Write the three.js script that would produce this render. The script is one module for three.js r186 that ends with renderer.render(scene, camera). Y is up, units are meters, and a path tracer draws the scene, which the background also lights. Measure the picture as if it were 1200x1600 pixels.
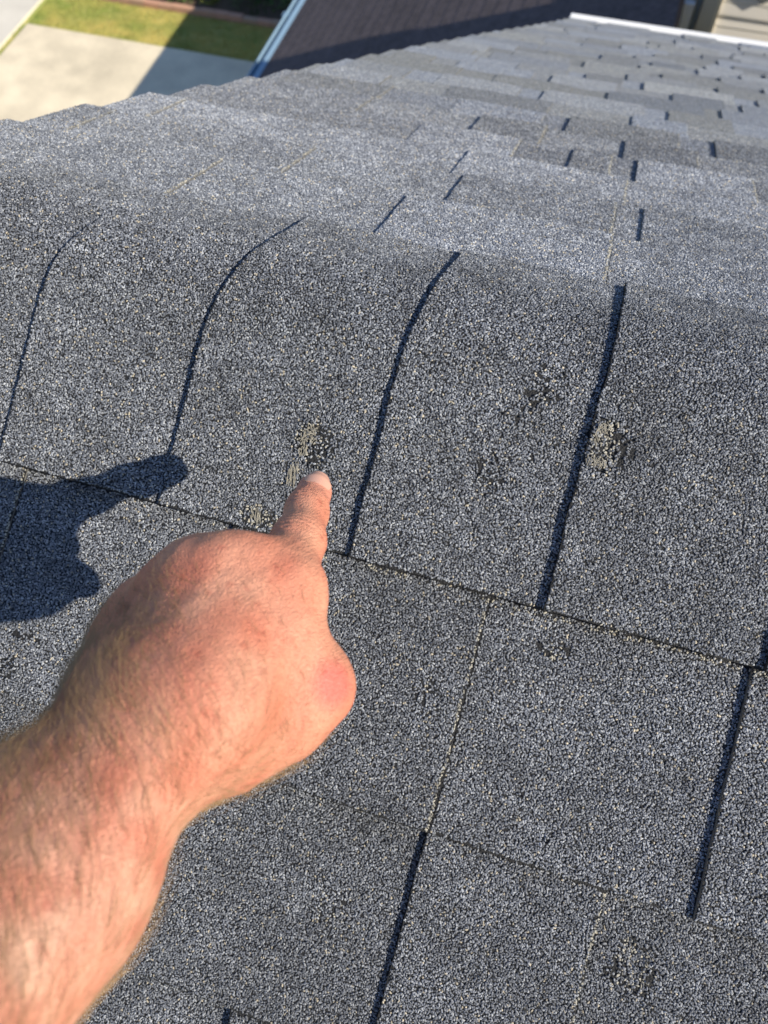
import * as THREE from 'three';
import { ImprovedNoise } from 'three/addons/math/ImprovedNoise.js';
import { mergeGeometries } from 'three/addons/utils/BufferGeometryUtils.js';

// ------------------------------------------------------------------ camera, sky, sun, exposure
const scene = new THREE.Scene();
const camera = new THREE.PerspectiveCamera(67.25, 0.75, 0.02, 900);
const D2R = Math.PI / 180;
camera.position.set(0, 7.63057, 0.30028);
camera.rotation.set(-62.4904 * D2R, 20.0585 * D2R, -3.2123 * D2R, 'YXZ');
camera.focus = 0.425;
camera.userData.fStop = 10;
camera.updateMatrixWorld();

const renderer = new THREE.WebGLRenderer({ antialias: true });
renderer.toneMapping = THREE.LinearToneMapping;
renderer.toneMappingExposure = 1.6;
renderer.shadowMap.enabled = true;

const SUN = new THREE.Vector3(0.81, 0.55, 0.19).normalize();
{
  // clear sky: deep blue overhead, paler towards the horizon
  const w = 256, h = 128, d = new Float32Array(w * h * 4);
  for (let j = 0; j < h; j++) {
    const el = ((j + 0.5) / h - 0.5) * Math.PI, up = Math.max(0, Math.sin(el));
    const k = Math.pow(1 - up, 3.2);
    for (let i = 0; i < w; i++) {
      const az = ((i + 0.5) / w - 0.5) * 2 * Math.PI;
      const c = Math.cos(el) * Math.cos(az) * SUN.x + Math.sin(el) * SUN.y + Math.cos(el) * Math.sin(az) * SUN.z;
      const g = 0.22 * Math.pow(Math.max(0, c), 10);
      const o = (j * w + i) * 4, s = 0.58;
      d[o] = s * (0.115 + 0.45 * k + g); d[o + 1] = s * (0.225 + 0.48 * k + g * 0.95); d[o + 2] = s * (0.475 + 0.42 * k + g * 0.85); d[o + 3] = 1;
      if (el < 0) { d[o] = 0.12; d[o + 1] = 0.12; d[o + 2] = 0.10; }
    }
  }
  const t = new THREE.DataTexture(d, w, h, THREE.RGBAFormat, THREE.FloatType);
  t.mapping = THREE.EquirectangularReflectionMapping; t.magFilter = THREE.LinearFilter; t.minFilter = THREE.LinearFilter; t.needsUpdate = true;
  scene.background = t; scene.environment = t;
}
const sun = new THREE.DirectionalLight(new THREE.Color().setRGB(1.0, 0.91, 0.76), 4.2);
sun.position.copy(SUN).multiplyScalar(30).add(new THREE.Vector3(-2, 4, -4)); sun.target.position.set(-2, 4, -4);
sun.castShadow = true; sun.shadow.mapSize.set(4096, 4096);
Object.assign(sun.shadow.camera, { left: -16, right: 16, top: 16, bottom: -16, near: 1, far: 80 });
scene.add(sun, sun.target);

// ------------------------------------------------------------------ helpers
function rng(seed) { let a = seed >>> 0; return () => { a = (a + 0x6d2b79f5) | 0; let t = Math.imul(a ^ (a >>> 15), 1 | a); t = (t + Math.imul(t ^ (t >>> 7), 61 | t)) ^ t; return ((t ^ (t >>> 14)) >>> 0) / 4294967296; }; }
const perlin = new ImprovedNoise();
const noise = (x, y, z = 0.37) => perlin.noise(x, y, z);
const fbm = (x, y, z = 0.37) => noise(x, y, z) + 0.5 * noise(2.1 * x, 2.1 * y, z + 3) + 0.25 * noise(4.3 * x, 4.3 * y, z + 7);
const V = (x, y, z) => new THREE.Vector3(x, y, z);
const clamp = (x, a, b) => Math.min(b, Math.max(a, x));
const lerp = (a, b, t) => a + (b - a) * t;
const smooth = (a, b, x) => { const t = clamp((x - a) / (b - a), 0, 1); return t * t * (3 - 2 * t); };
const taken = {};
function numbered(n) { taken[n] = (taken[n] ?? -1) + 1; return taken[n] ? n + '_' + String(taken[n]).padStart(3, '0') : n; }
const lin = (r, g, b) => new THREE.Color().setRGB(r, g, b);
const std = (o) => new THREE.MeshStandardMaterial({ roughness: 0.9, metalness: 0, ...o });
function mesh(name, geo, mat, parent) {
  const m = new THREE.Mesh(geo, mat); m.name = parent ? name : numbered(name); m.castShadow = m.receiveShadow = true; (parent || scene).add(m); return m;
}
function group(name, label, category, grp, pos = [0, 0, 0]) {
  const g = new THREE.Group(); g.name = numbered(name); g.userData = { label, category }; if (grp) g.userData.group = grp; g.position.set(...pos); scene.add(g); return g;
}
function box(x0, x1, y0, y1, z0, z1) {
  const g = new THREE.BoxGeometry(x1 - x0, y1 - y0, z1 - z0); g.translate((x0 + x1) / 2, (y0 + y1) / 2, (z0 + z1) / 2);
  const p = g.attributes.position, n = g.attributes.normal, uv = g.attributes.uv;
  for (let i = 0; i < p.count; i++) {
    const X = p.getX(i), Y = p.getY(i), Z = p.getZ(i);
    if (Math.abs(n.getY(i)) > 0.5) uv.setXY(i, X, Z); else if (Math.abs(n.getX(i)) > 0.5) uv.setXY(i, Z, Y); else uv.setXY(i, X, Y);
  }
  return g;
}
function dataTex(size, fn, srgb, repeat) {
  const d = new Uint8Array(size * size * 4);
  for (let j = 0; j < size; j++) for (let i = 0; i < size; i++) {
    const c = fn(i, j), o = (j * size + i) * 4;
    d[o] = clamp(c[0] * 255, 0, 255); d[o + 1] = clamp(c[1] * 255, 0, 255); d[o + 2] = clamp(c[2] * 255, 0, 255); d[o + 3] = 255;
  }
  const t = new THREE.DataTexture(d, size, size); t.wrapS = t.wrapT = THREE.RepeatWrapping; t.magFilter = THREE.LinearFilter; t.minFilter = THREE.LinearFilter;
  if (srgb) t.colorSpace = THREE.SRGBColorSpace; if (repeat) t.repeat.set(repeat, repeat); t.needsUpdate = true; return t;
}
const toS = (v) => (v <= 0.0031308 ? v * 12.92 : 1.055 * Math.pow(v, 1 / 2.4) - 0.055);
// periodic noise for textures that tile
function tileNoise(size, cells, seed) {
  const r = rng(seed), g = Float32Array.from({ length: cells * cells }, () => r());
  return (i, j) => {
    const x = (i / size) * cells, y = (j / size) * cells, x0 = Math.floor(x), y0 = Math.floor(y), fx = x - x0, fy = y - y0, sx = fx * fx * (3 - 2 * fx), sy = fy * fy * (3 - 2 * fy);
    const at = (a, b) => g[((b + cells) % cells) * cells + ((a + cells) % cells)];
    return lerp(lerp(at(x0, y0), at(x0 + 1, y0), sx), lerp(at(x0, y0 + 1), at(x0 + 1, y0 + 1), sx), sy);
  };
}

// ------------------------------------------------------------------ roof frame: ridge along x at z = 0
const RIDGE_Y = 7.3, TH = 26.5836 * D2R, ST = Math.sin(TH), CT = Math.cos(TH), EAVE = 2.5;
const nearAt = (x, s, h) => V(x, RIDGE_Y - s * ST + h * CT, s * CT + h * ST);
const farAt = (x, s, h) => V(x, RIDGE_Y - s * ST + h * CT, -s * CT - h * ST);
const NEAR_N = V(0, CT, ST), FAR_N = V(0, CT, -ST);
const CR = 0.075, CA = CR * TH, CTAN = CR * Math.tan(TH);
function capAt(x, w, h) {               // w: arc length across the ridge, positive on the near side
  if (w > CA) return nearAt(x, CTAN + w - CA, h);
  if (w < -CA) return farAt(x, CTAN - w - CA, h);
  const f = w / CR, oy = RIDGE_Y - CR / CT;
  return V(x, oy + (CR + h) * Math.cos(f), (CR + h) * Math.sin(f));
}
function capN(w) { const f = clamp(w / CR, -TH, TH); return V(0, Math.cos(f), Math.sin(f)); }

// granule colours: crushed slate, mostly dark, some pale flakes
function granule(r, tone = 1) {
  const k = r(), v = r();
  let c;
  if (k < 0.26) { const a = 0.07 + 0.05 * v; c = [a * 0.93, a * 1.01, a * 1.19]; }
  else if (k < 0.78) { const a = 0.13 + 0.09 * v; c = [a * 0.93, a * 1.0, a * 1.15]; }
  else if (k < 0.972) { const a = 0.23 + 0.16 * v; c = [a * 0.97, a * 1.02, a * 1.10]; }
  else { const a = 0.26 + 0.2 * v; c = [a * 1.10, a * 0.98, a * 0.76]; }
  return c.map((x) => x * tone);
}
// granulated surface as a tiling texture: 0.25 m, cells of about 1.3 mm
const GR = (() => {
  const size = 1024, cells = 192, r = rng(11), px = [], py = [], col = [], ht = [];
  for (let k = 0; k < cells * cells; k++) { px.push(r()); py.push(r()); col.push(granule(r)); ht.push(0.3 + 0.7 * r()); }
  const cd = new Uint8Array(size * size * 4), bd = new Uint8Array(size * size * 4);
  for (let j = 0; j < size; j++) for (let i = 0; i < size; i++) {
    const x = (i / size) * cells, y = (j / size) * cells, cx = Math.floor(x), cy = Math.floor(y);
    let b = 9, b2 = 9, id = 0;
    for (let a = -1; a <= 1; a++) for (let c = -1; c <= 1; c++) {
      const gx = (cx + a + cells) % cells, gy = (cy + c + cells) % cells, k = gy * cells + gx;
      const dx = cx + a + px[k] - x, dy = cy + c + py[k] - y, d = dx * dx + dy * dy;
      if (d < b) { b2 = b; b = d; id = k; } else if (d < b2) b2 = d;
    }
    const edge = Math.sqrt(b2) - Math.sqrt(b), o = (j * size + i) * 4, gap = edge < 0.10;
    const c = gap ? [0.018, 0.019, 0.022] : col[id];
    for (let q = 0; q < 3; q++) cd[o + q] = clamp(toS(c[q]) * 255, 0, 255);
    cd[o + 3] = 255;
    const hgt = ht[id] * Math.min(1, edge * 2.2) * 255; bd[o] = bd[o + 1] = bd[o + 2] = hgt; bd[o + 3] = 255;
  }
  const mk = (d, s) => { const t = new THREE.DataTexture(d, size, size); t.wrapS = t.wrapT = THREE.RepeatWrapping; t.magFilter = t.minFilter = THREE.LinearFilter; t.repeat.set(4, 4); if (s) t.colorSpace = THREE.SRGBColorSpace; t.needsUpdate = true; return t; };
  return { map: mk(cd, true), bump: mk(bd, false) };
})();
const TONES = [0.72, 0.80, 0.88, 0.96, 1.04, 1.12, 1.2, 1.3, 1.42];
const TINTS = [[0.96, 1.0, 1.08], [1.0, 1.0, 1.0], [1.03, 1.01, 0.95]];   // batches lean bluish, neutral or warm
const FAR_MATS = TONES.map((t, k) => new THREE.MeshPhysicalMaterial({ map: GR.map, bumpMap: GR.bump, bumpScale: 0.0007, color: lin(...TINTS[k % 3].map((c) => c * t * 1.6)), roughness: 0.6, sheen: 0.35, sheenRoughness: 0.55, sheenColor: lin(0.55, 0.58, 0.62) }));  // far slope colour lifted to imitate its brightness at a grazing view
const NEAR_MATS = [0.92, 1.0, 1.1].map((t) => std({ map: GR.map, bumpMap: GR.bump, bumpScale: 0.0009, color: lin(t * 0.82, t * 0.83, t * 0.85), roughness: 0.75 }));
const BITUMEN = std({ color: lin(0.013, 0.0135, 0.015), roughness: 0.8, bumpMap: GR.bump, bumpScale: 0.0006 });
const EDGE = std({ color: lin(0.15, 0.147, 0.14), roughness: 0.95, bumpMap: GR.bump, bumpScale: 0.0008 });
const CAP_EDGE = std({ color: lin(0.035, 0.034, 0.034), roughness: 0.95, bumpMap: GR.bump, bumpScale: 0.0008 });

// a thin slab: top from fn(a, b, 0), underside from fn(a, b, -thick); group 0 faces, group 1 rim
function slab(fn, na, nb, thick, uvOff = [0, 0], uvFn) {
  const pos = [], uv = [], top = [], rim = [];
  const put = (v, u) => { pos.push(v.x, v.y, v.z); uv.push(u[0] + uvOff[0], u[1] + uvOff[1]); return pos.length / 3 - 1; };
  const U = (a, b) => (uvFn ? uvFn(a, b) : [a, b]);
  const T = [], B = [];
  for (let j = 0; j <= nb; j++) for (let i = 0; i <= na; i++) { T.push(put(fn(i / na, j / nb, 0), U(i / na, j / nb))); }
  for (let j = 0; j <= nb; j++) for (let i = 0; i <= na; i++) { B.push(put(fn(i / na, j / nb, -thick), U(i / na, j / nb))); }
  const at = (L, i, j) => L[j * (na + 1) + i];
  for (let j = 0; j < nb; j++) for (let i = 0; i < na; i++) {
    const a = at(T, i, j), b = at(T, i + 1, j), c = at(T, i + 1, j + 1), d = at(T, i, j + 1); top.push(a, b, c, a, c, d);
    const e = at(B, i, j), f = at(B, i + 1, j), g = at(B, i + 1, j + 1), h = at(B, i, j + 1); top.push(e, g, f, e, h, g);
  }
  const wall = (i0, j0, i1, j1, flip) => {
    const ps = [fn(i0 / na, j0 / nb, 0), fn(i1 / na, j1 / nb, 0), fn(i1 / na, j1 / nb, -thick), fn(i0 / na, j0 / nb, -thick)];
    const us = [U(i0 / na, j0 / nb), U(i1 / na, j1 / nb), U(i1 / na, j1 / nb), U(i0 / na, j0 / nb)]; us[2] = [us[2][0] + thick, us[2][1] + thick]; us[3] = [us[3][0] + thick, us[3][1] + thick];
    const k = ps.map((p, q) => put(p, us[q])); if (flip) rim.push(k[0], k[1], k[2], k[0], k[2], k[3]); else rim.push(k[0], k[2], k[1], k[0], k[3], k[2]);
  };
  for (let i = 0; i < na; i++) { wall(i, 0, i + 1, 0, false); wall(i, nb, i + 1, nb, true); }
  for (let j = 0; j < nb; j++) { wall(0, j, 0, j + 1, true); wall(na, j, na, j + 1, false); }
  const g = new THREE.BufferGeometry();
  g.setAttribute('position', new THREE.Float32BufferAttribute(pos, 3)); g.setAttribute('uv', new THREE.Float32BufferAttribute(uv, 2));
  g.setIndex([...top, ...rim]); g.addGroup(0, top.length, 0); g.addGroup(top.length, rim.length, 1); g.computeVertexNormals(); return g;
}
// the stones pressed into one piece of roofing
const STONE = (() => {
  const g = new THREE.IcosahedronGeometry(1, 0), p = g.attributes.position, m = new Map(), r = rng(5);
  for (let i = 0; i < p.count; i++) {
    const k = [p.getX(i), p.getY(i), p.getZ(i)].map((v) => v.toFixed(3)).join();
    if (!m.has(k)) m.set(k, 0.72 + 0.5 * r()); const f = m.get(k); p.setXYZ(i, p.getX(i) * f, p.getY(i) * f, p.getZ(i) * f);
  }
  g.computeVertexNormals(); return g;
})();
const STONE_MAT = std({ color: 0xffffff, roughness: 0.62, flatShading: true });
let stones = 0;
// spots where stones were knocked off: [x, s, radius x, radius s, share lost, share tan]
const NEAR_SPOTS = [[-0.1215, 0.095, 0.0055, 0.010, 0.4, 0.6, 0.0009], [-0.114, 0.098, 0.006, 0.012, 0.5, 0.15], [0.0385, 0.060, 0.0070, 0.013, 0.35, 0.5, 0.0011], [0.0485, 0.061, 0.0012, 0.010, 1, 0.1, 0.0008], [-0.015, 0.089, 0.010, 0.010, 0.15, 0.05], [0.0, 0.038, 0.012, 0.012, 0.12, 0.05], [-0.138, 0.1456, 0.012, 0.006, 0.5, 0.5], [0.042, 0.174, 0.008, 0.006, 0.2, 0.15],
  [0.1205, 0.322, 0.011, 0.013, 0.15, 0.25], [0.131, 0.324, 0.0010, 0.008, 0.95, 0.1, 0.0006], [0.112, 0.326, 0.0014, 0.009, 0.8, 0.1, 0.0006], [-0.266, 0.272, 0.007, 0.007, 0.25, 0.05], [-0.261, 0.252, 0.010, 0.003, 0.3, 0.05], [-0.04, 0.345, 0.010, 0.012, 0.2, 0.05], [-0.02, 0.215, 0.008, 0.010, 0.25, 0.05],
  [-0.06, 0.156, 0.012, 0.003, 0.25, 0.4], [0.02, 0.156, 0.03, 0.0022, 0.25, 0.35], [0.075, 0.1555, 0.03, 0.0026, 0.3, 0.45], [0.13, 0.1555, 0.02, 0.0024, 0.3, 0.4], [0.16, 0.2875, 0.016, 0.0015, 0.3, 0.6], [-0.2, 0.152, 0.012, 0.002, 0.2, 0.2]];
{ // clusters of small pits where stones are gone and the mat is broken
  const r = rng(66);
  for (const [cx, cs, rx, rs, n] of [[0.0, 0.038, 0.014, 0.013, 15], [-0.015, 0.089, 0.011, 0.013, 13], [0.1205, 0.322, 0.014, 0.017, 13], [-0.268, 0.272, 0.009, 0.009, 9], [-0.261, 0.252, 0.011, 0.004, 8], [-0.113, 0.100, 0.008, 0.012, 11], [0.047, 0.061, 0.006, 0.013, 11], [0.042, 0.174, 0.009, 0.006, 5], [-0.005, 0.062, 0.02, 0.02, 8], [0.08, 0.25, 0.04, 0.03, 3]])
    for (let k = 0; k < n * 1.25; k++) { const a = r() * 6.283, q = Math.sqrt(r()), m = 0.0007 + 0.0011 * r() * r(); NEAR_SPOTS.push([cx + rx * q * Math.cos(a), cs + rs * q * Math.sin(a), m, m * (0.8 + 1.2 * r()), 1, 0.12, 0.0012]); }
}
function granulate(parent, at, normal, x0, x1, u0, u1, tone, seed, o = {}) {
  const r = rng(seed), pitch = o.pitch || 0.00118, mats = [], cols = [];
  const nx = Math.round((x1 - x0) / pitch), nu = Math.round((u1 - u0) / pitch);
  const M = new THREE.Matrix4(), q = new THREE.Quaternion(), q2 = new THREE.Quaternion(), e = new THREE.Euler(), up = V(0, 1, 0), S = V(0, 0, 0), C = new THREE.Color();
  const [xa, xb] = [x0, x1];
  for (let j = 0; j < nu; j++) for (let i = 0; i < nx; i++) {
    const x = xa + (i + (j % 2) * 0.5 + 0.9 * (r() - 0.5) + 0.25) * pitch, u = u0 + (j + 0.5 + 0.9 * (r() - 0.5)) * pitch;
    const rnd = r(), rnd2 = r();
    if (x > xb || (o.inside && !o.inside(x, u))) continue;
    let tan = 0, lost = 0.03, raise = 0;
    if (o.spots) for (const s of o.spots) {
      const dx = (x - s[0]) / s[2], du = ((o.s ? o.s(u) : u) - s[1]) / s[3], d = Math.sqrt(dx * dx + du * du) + 0.45 * noise(x * 260, u * 260, s[0] * 50);
      if (d < 1) { lost = Math.max(lost, s[4]); tan = Math.max(tan, s[5]); } else if (d < 1.6) lost = Math.max(lost, s[4] * 0.2);
      if (s[6] && d < 2) raise = Math.max(raise, s[6] * Math.exp(-(((d - 1.05) / 0.3) ** 2)));
    }
    if (o.right && o.right(u) - x < (o.seam || 0.0016)) tan = Math.max(tan, 0.75);
    if (o.keep && rnd2 > o.keep(x, u)) continue;
    if (rnd < lost) continue;
    const c = granule(r, tone * (1 + 0.22 * noise(x * 30, u * 30, 1.7) + 0.25 * noise(x * 110, u * 110, 5.7)));
    if (r() < tan) { const a = 0.2 + 0.26 * r(); c[0] = a; c[1] = a * 0.95; c[2] = a * 0.80; }
    const n = normal(u), a = 0.00058 + 0.00055 * r() * r(), b = 0.00040 + 0.00026 * r(), h = 0.00030 + 0.00034 * r();
    e.set((r() - 0.5) * 0.95, r() * 6.283, (r() - 0.5) * 0.95); q.setFromUnitVectors(up, n); q2.setFromEuler(e); q.multiply(q2);
    S.set(a * 1.15, h, b * 1.15);
    M.compose(at(x, u, raise + h * (0.25 + 0.5 * r())), q, S);
    mats.push(M.clone()); C.setRGB(...c); cols.push(C.clone());
  }
  const m = new THREE.InstancedMesh(STONE, STONE_MAT, mats.length); m.name = 'granules'; m.userData = { kind: 'stuff' };
  mats.forEach((a, k) => { m.setMatrixAt(k, a); m.setColorAt(k, cols[k]); });
  m.castShadow = m.receiveShadow = true; parent.add(m); stones += mats.length; return m;
}

// ------------------------------------------------------------------ the house under the hand
const house = group('house', 'house whose dark grey shingled ridge roof fills the picture under the pointing hand', 'house');
const T_BASE = 0.0035, T_TAB = 0.0036;

// ridge caps: each lies on the one to its left
{
  const xb = [-0.50, -0.42, -0.305, -0.198, -0.081, 0.0294, 0.1447], sh = [0.03, 0.03, 0.026, 0.022, 0.010, 0.002, -0.003];
  while (xb.length < 20) { xb.push(xb[xb.length - 1] + 0.115); sh.push(-0.004); }
  const W0 = -(CA + 0.070 - CTAN), W1 = CA + 0.1535 - CTAN;
  const sOf = (w) => (w > CA ? CTAN + w - CA : w > -CA ? (w / CA) * CTAN : -(CTAN - w - CA));
  const edge = (i, w) => xb[i] + sh[i] * smooth(0.05, -0.055, w) + 0.0011 * noise(w * 45, i * 3.7) + 0.0005 * noise(w * 210, i * 1.3) + 0.00035 * noise(w * 700, i * 2.9);
  const lift = [0.8, 0.8, 0.72, 0.72, 0.75, 0.88, 0.85];
  for (let i = 0; i + 1 < xb.length; i++) {
    const r = rng(400 + i), over = 0.016, L = lift[i] ?? 1;
    const hTop = (f, w) => 0.0042 + 0.0043 * (1 - f) * L * (i === 2 ? smooth(-0.045, 0.03, w) : 1) * (1 + 0.3 * noise(w * 30, i * 5.1)) + 0.0006 * noise(f * 3 + i, w * 18);
    const span = (w) => [edge(i, w), edge(i + 1, w) + over];
    const end = (x) => W1 + 0.0006 * noise(x * 160, 3.1) + 0.0004 * noise(x * 600, 8.1);
    const fn = (a, b, t) => { const e = end(lerp(xb[i], xb[i + 1], a)), w = lerp(W0, e, b), [l, rr] = span(w); return capAt(lerp(l, rr, a), w, hTop(a * (1 + over / 0.115), w) + t); };
    const near = i < 7;
    const cap = mesh('ridge_cap', slab(fn, 14, 90, T_BASE, [r() * 5, r() * 5], (a, b) => [lerp(xb[i], xb[i + 1], a), lerp(W0, W1, b)]), [near ? BITUMEN : NEAR_MATS[i % 3], CAP_EDGE], house);
    if (!near) continue;
    const inside = (x, w) => x > edge(i, w) + 0.0005 && x < edge(i + 1, w) - 0.0002 && w < end(x) - 0.0007 - 0.0005 * noise(x * 90, 2.2);
    const at = (x, w, h) => { const [l, rr] = span(w); return capAt(x, w, hTop(((x - l) / (rr - l)) * (1 + over / 0.115), w) + h); };
    granulate(cap, at, capN, xb[i] - 0.003, xb[i + 1] + 0.034, W0, W1, [1.06, 1.06, 1.04, 0.98, 1.0, 0.92, 0.98][i], 900 + i, { inside, spots: NEAR_SPOTS, s: sOf });
    // torn fibreglass where hail broke the cap
    const tears = [[3, -0.1245, 0.1165, 0.0026, 0.0065, 46, 0.12], [3, -0.1205, 0.0925, 0.0035, 0.0045, 30, 1.4], [3, -0.122, 0.101, 0.002, 0.004, 16, 0.6], [3, -0.139, 0.145, 0.003, 0.003, 18, 0.3], [5, 0.0360, 0.0695, 0.0055, 0.0018, 40, 0.7], [5, 0.0350, 0.0515, 0.003, 0.0025, 22, 1.2], [5, 0.0335, 0.0575, 0.0015, 0.004, 12, 0.6]].filter((t) => t[0] === i);
    if (tears.length) {
      const parts = [];
      for (const [, tx, ts, rx, rs, n, spread] of tears) for (let k = 0; k < n; k++) {
        const x = tx + (r() - 0.5) * 2 * rx, w = ts - CTAN + CA + (r() - 0.5) * 2 * rs, len = 0.0022 + 0.0035 * r(), g = new THREE.BoxGeometry(0.00018 + 0.00016 * r(), 0.00016, len);
        const q = new THREE.Quaternion().setFromUnitVectors(V(0, 1, 0), capN(w)).multiply(new THREE.Quaternion().setFromEuler(new THREE.Euler((r() - 0.5) * 0.5, 0.28 + (r() - 0.5) * 2 * spread, 0)));
        g.applyMatrix4(new THREE.Matrix4().compose(at(x, w, 0.0011 + 0.0006 * r()), q, V(1, 1, 1))); parts.push(g);
      }
      mesh('torn_fibreglass_mat', mergeGeometries(parts), std({ color: lin(0.34, 0.315, 0.255) }), cap);
    }
  }
}

// courses of laminated shingles: a base strip and raised tabs on it
function course(at, normal, s0, s1, x0, x1, opts) {
  const { seed, tabs, tuck, stonesTo, xMin, xMax, near, rake } = opts, r = rng(seed);
  const hAt = (s) => lerp(opts.sink ?? 0.0010, 0.0075, clamp((s - s0) / (s1 - s0), -0.3, 1));
  const lowS = (x) => s1 + 0.0007 * noise(x * 140, seed * 0.7) + 0.0005 * noise(x * 520, seed * 0.3);
  const left = (s) => Math.max(x0, rake ? rake(s) : x0);
  const strips = []; let c = x0; const joint = opts.joint ?? (x0 + 0.35 + 0.6 * r());
  const cuts = [x0, ...(near ? [xMin, xMax] : []), joint, x1].sort((a, b) => a - b);
  for (let q = 0; q + 1 < cuts.length; q++) strips.push([cuts[q] + (q ? 0.0006 : 0), cuts[q + 1] - 0.0006]);
  const stony = stonesTo && s0 < stonesTo, inner = (a, b) => b > xMin + 0.01 && a < xMax - 0.01;
  const tone = opts.tone ?? 0.9 + 0.2 * r();
  const pick = (t) => FAR_MATS[TONES.reduce((b, v, k) => (Math.abs(v - t) < Math.abs(TONES[b] - t) ? k : b), 0)];
  const topGap = (x) => (near ? s0 + (opts.gap ?? 0.0012) + 0.0008 * noise(x * 70, 4.4) : -1);
  const cover = (x) => tabs.some(([a, b]) => x > a - 0.0004 && x < b + 0.0004);
  for (const [a0, b0] of strips) {
    const fn = (a, b, t) => { const s = lerp(s0 - tuck, 1, 0) * (1 - b) + lowS(lerp(a0, b0, a)) * b; const l = a0 === x0 ? left(s) : a0; const x = lerp(l, b0, a); return at(x, s, hAt(s) + 0.0005 * noise(x * 9, s * 9, seed) + t); };
    const m = mesh('shingle', slab(fn, Math.max(6, Math.round((b0 - a0) / 0.02)), 6, T_BASE, [r() * 5, r() * 5], (a, b) => [lerp(a0, b0, a), lerp(s0 - tuck, s1, b)]), [near ? (inner(a0, b0) ? BITUMEN : NEAR_MATS[seed % 3]) : pick(tone), EDGE], house);
    if (stony && inner(a0, b0)) granulate(m, (x, s, h) => at(x, s, hAt(s) + 0.0005 * noise(x * 9, s * 9, seed) + h), () => normal, Math.max(a0, xMin), Math.min(b0, xMax), s0 - 0.004, s1, tone * (near ? 1 : 1.3), seed + 17, { spots: near ? NEAR_SPOTS : null, inside: (x, s) => !cover(x) && s < lowS(x) - 0.0005 && s > topGap(x) && x > left(s) + 0.001, keep: opts.keep, pitch: near ? 0.00118 : 0.00126 });  // far stones painted lighter too, for the grazing brightness
  }
  for (const [ta, tb, tt, tf] of tabs) {
    const tilt = (r() - 0.5) * 0.002, k = r() * 9, tTone = tt ?? 0.8 + 0.5 * r();
    const ea = (s) => ta + tilt + 0.0007 * noise(s * 60, k) + 0.0004 * noise(s * 300, k + 2), eb = (s) => tb - tilt + 0.0007 * noise(s * 60, k + 5) + 0.0004 * noise(s * 300, k + 6);
    const thick = T_TAB * (0.85 + 0.35 * r()) * (opts.thin ?? 1) * (tf ?? 1), low = (x) => lowS(x) - 0.0004;
    const fn = (a, b, t) => { const s = lerp(s0 - tuck * 0.4, low(lerp(ta, tb, a)), b), l = Math.max(ea(s), left(s)); const x = lerp(l, eb(s), a); return at(x, s, hAt(s) + thick + 0.0005 * noise(x * 9, s * 9, seed) + t); };
    const st = stony && tb > xMin && ta < xMax;
    const m = mesh('shingle_tab', slab(fn, Math.max(4, Math.round((tb - ta) / 0.02)), 26, thick + 0.0006, [r() * 5, r() * 5], (a, b) => [lerp(ta, tb, a), lerp(s0, s1, b)]), [near ? (st ? BITUMEN : NEAR_MATS[2]) : pick(tTone), EDGE], house);
    if (st) granulate(m, (x, s, h) => at(x, s, hAt(s) + thick + 0.0005 * noise(x * 9, s * 9, seed) + h), () => normal, (near ? ta : Math.max(ta, xMin)) - 0.001, (near ? tb : Math.min(tb, xMax)) + 0.001, s0 - 0.002, s1, tTone * (near ? 1 : 1.3), seed + 31, { spots: near ? NEAR_SPOTS : null, inside: (x, s) => s > topGap(x) && x > Math.max(ea(s), left(s)) + 0.0005 && x < eb(s) - 0.0003 && s < low(x) - 0.0007, right: eb, seam: near ? 0 : 0.0019, keep: opts.keep, pitch: near ? 0.00118 : 0.00126 });  // stones on far tabs carry the same painted-in brightening
  }
}
// near slope
{
  const rk = () => -0.49, o = { near: true, tuck: 0.06, stonesTo: 9, xMin: -0.36, xMax: 0.235, rake: rk };
  course(nearAt, NEAR_N, 0.150, 0.2865, -0.49, 2.2, { ...o, seed: 21, joint: 0.52, tone: 1.04, sink: -0.003, gap: 0.0047, tabs: [[-0.47, -0.2905, 1.0, 0.4], [-0.1525, -0.116, 0.95, 0.7], [-0.0985, 0.001, 0.88, 0.7], [0.141, 0.27, 1.08, 0.85], [0.40, 0.5, 1]] });
  course(nearAt, NEAR_N, 0.2865, 0.4165, -0.49, 2.2, { ...o, seed: 22, joint: 0.36, tone: 0.88, gap: 0.0019, xMin: -0.31, tabs: [[-0.42, -0.27, 1], [-0.0005, 0.098, 0.97, 0.85], [0.30, 0.42, 1.1]] });
  course(nearAt, NEAR_N, 0.4165, 0.55, -0.49, 2.2, { ...o, seed: 23, joint: -0.35, tone: 0.95, gap: 0.0019, xMin: -0.25, xMax: 0.05, tabs: [[-0.081, 0.03, 0.95], [0.10, 0.22, 1.1]] });
  const n = mesh('lower_roof_slope', slab((a, b, t) => nearAt(lerp(-0.49, 2.2, a), lerp(0.52, EAVE, b), 0.001 + t), 4, 4, 0.003, [0, 0], (a, b) => [a * 2.7, b * 2]), [NEAR_MATS[1], EDGE], house);
  n.castShadow = true;
}
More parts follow.
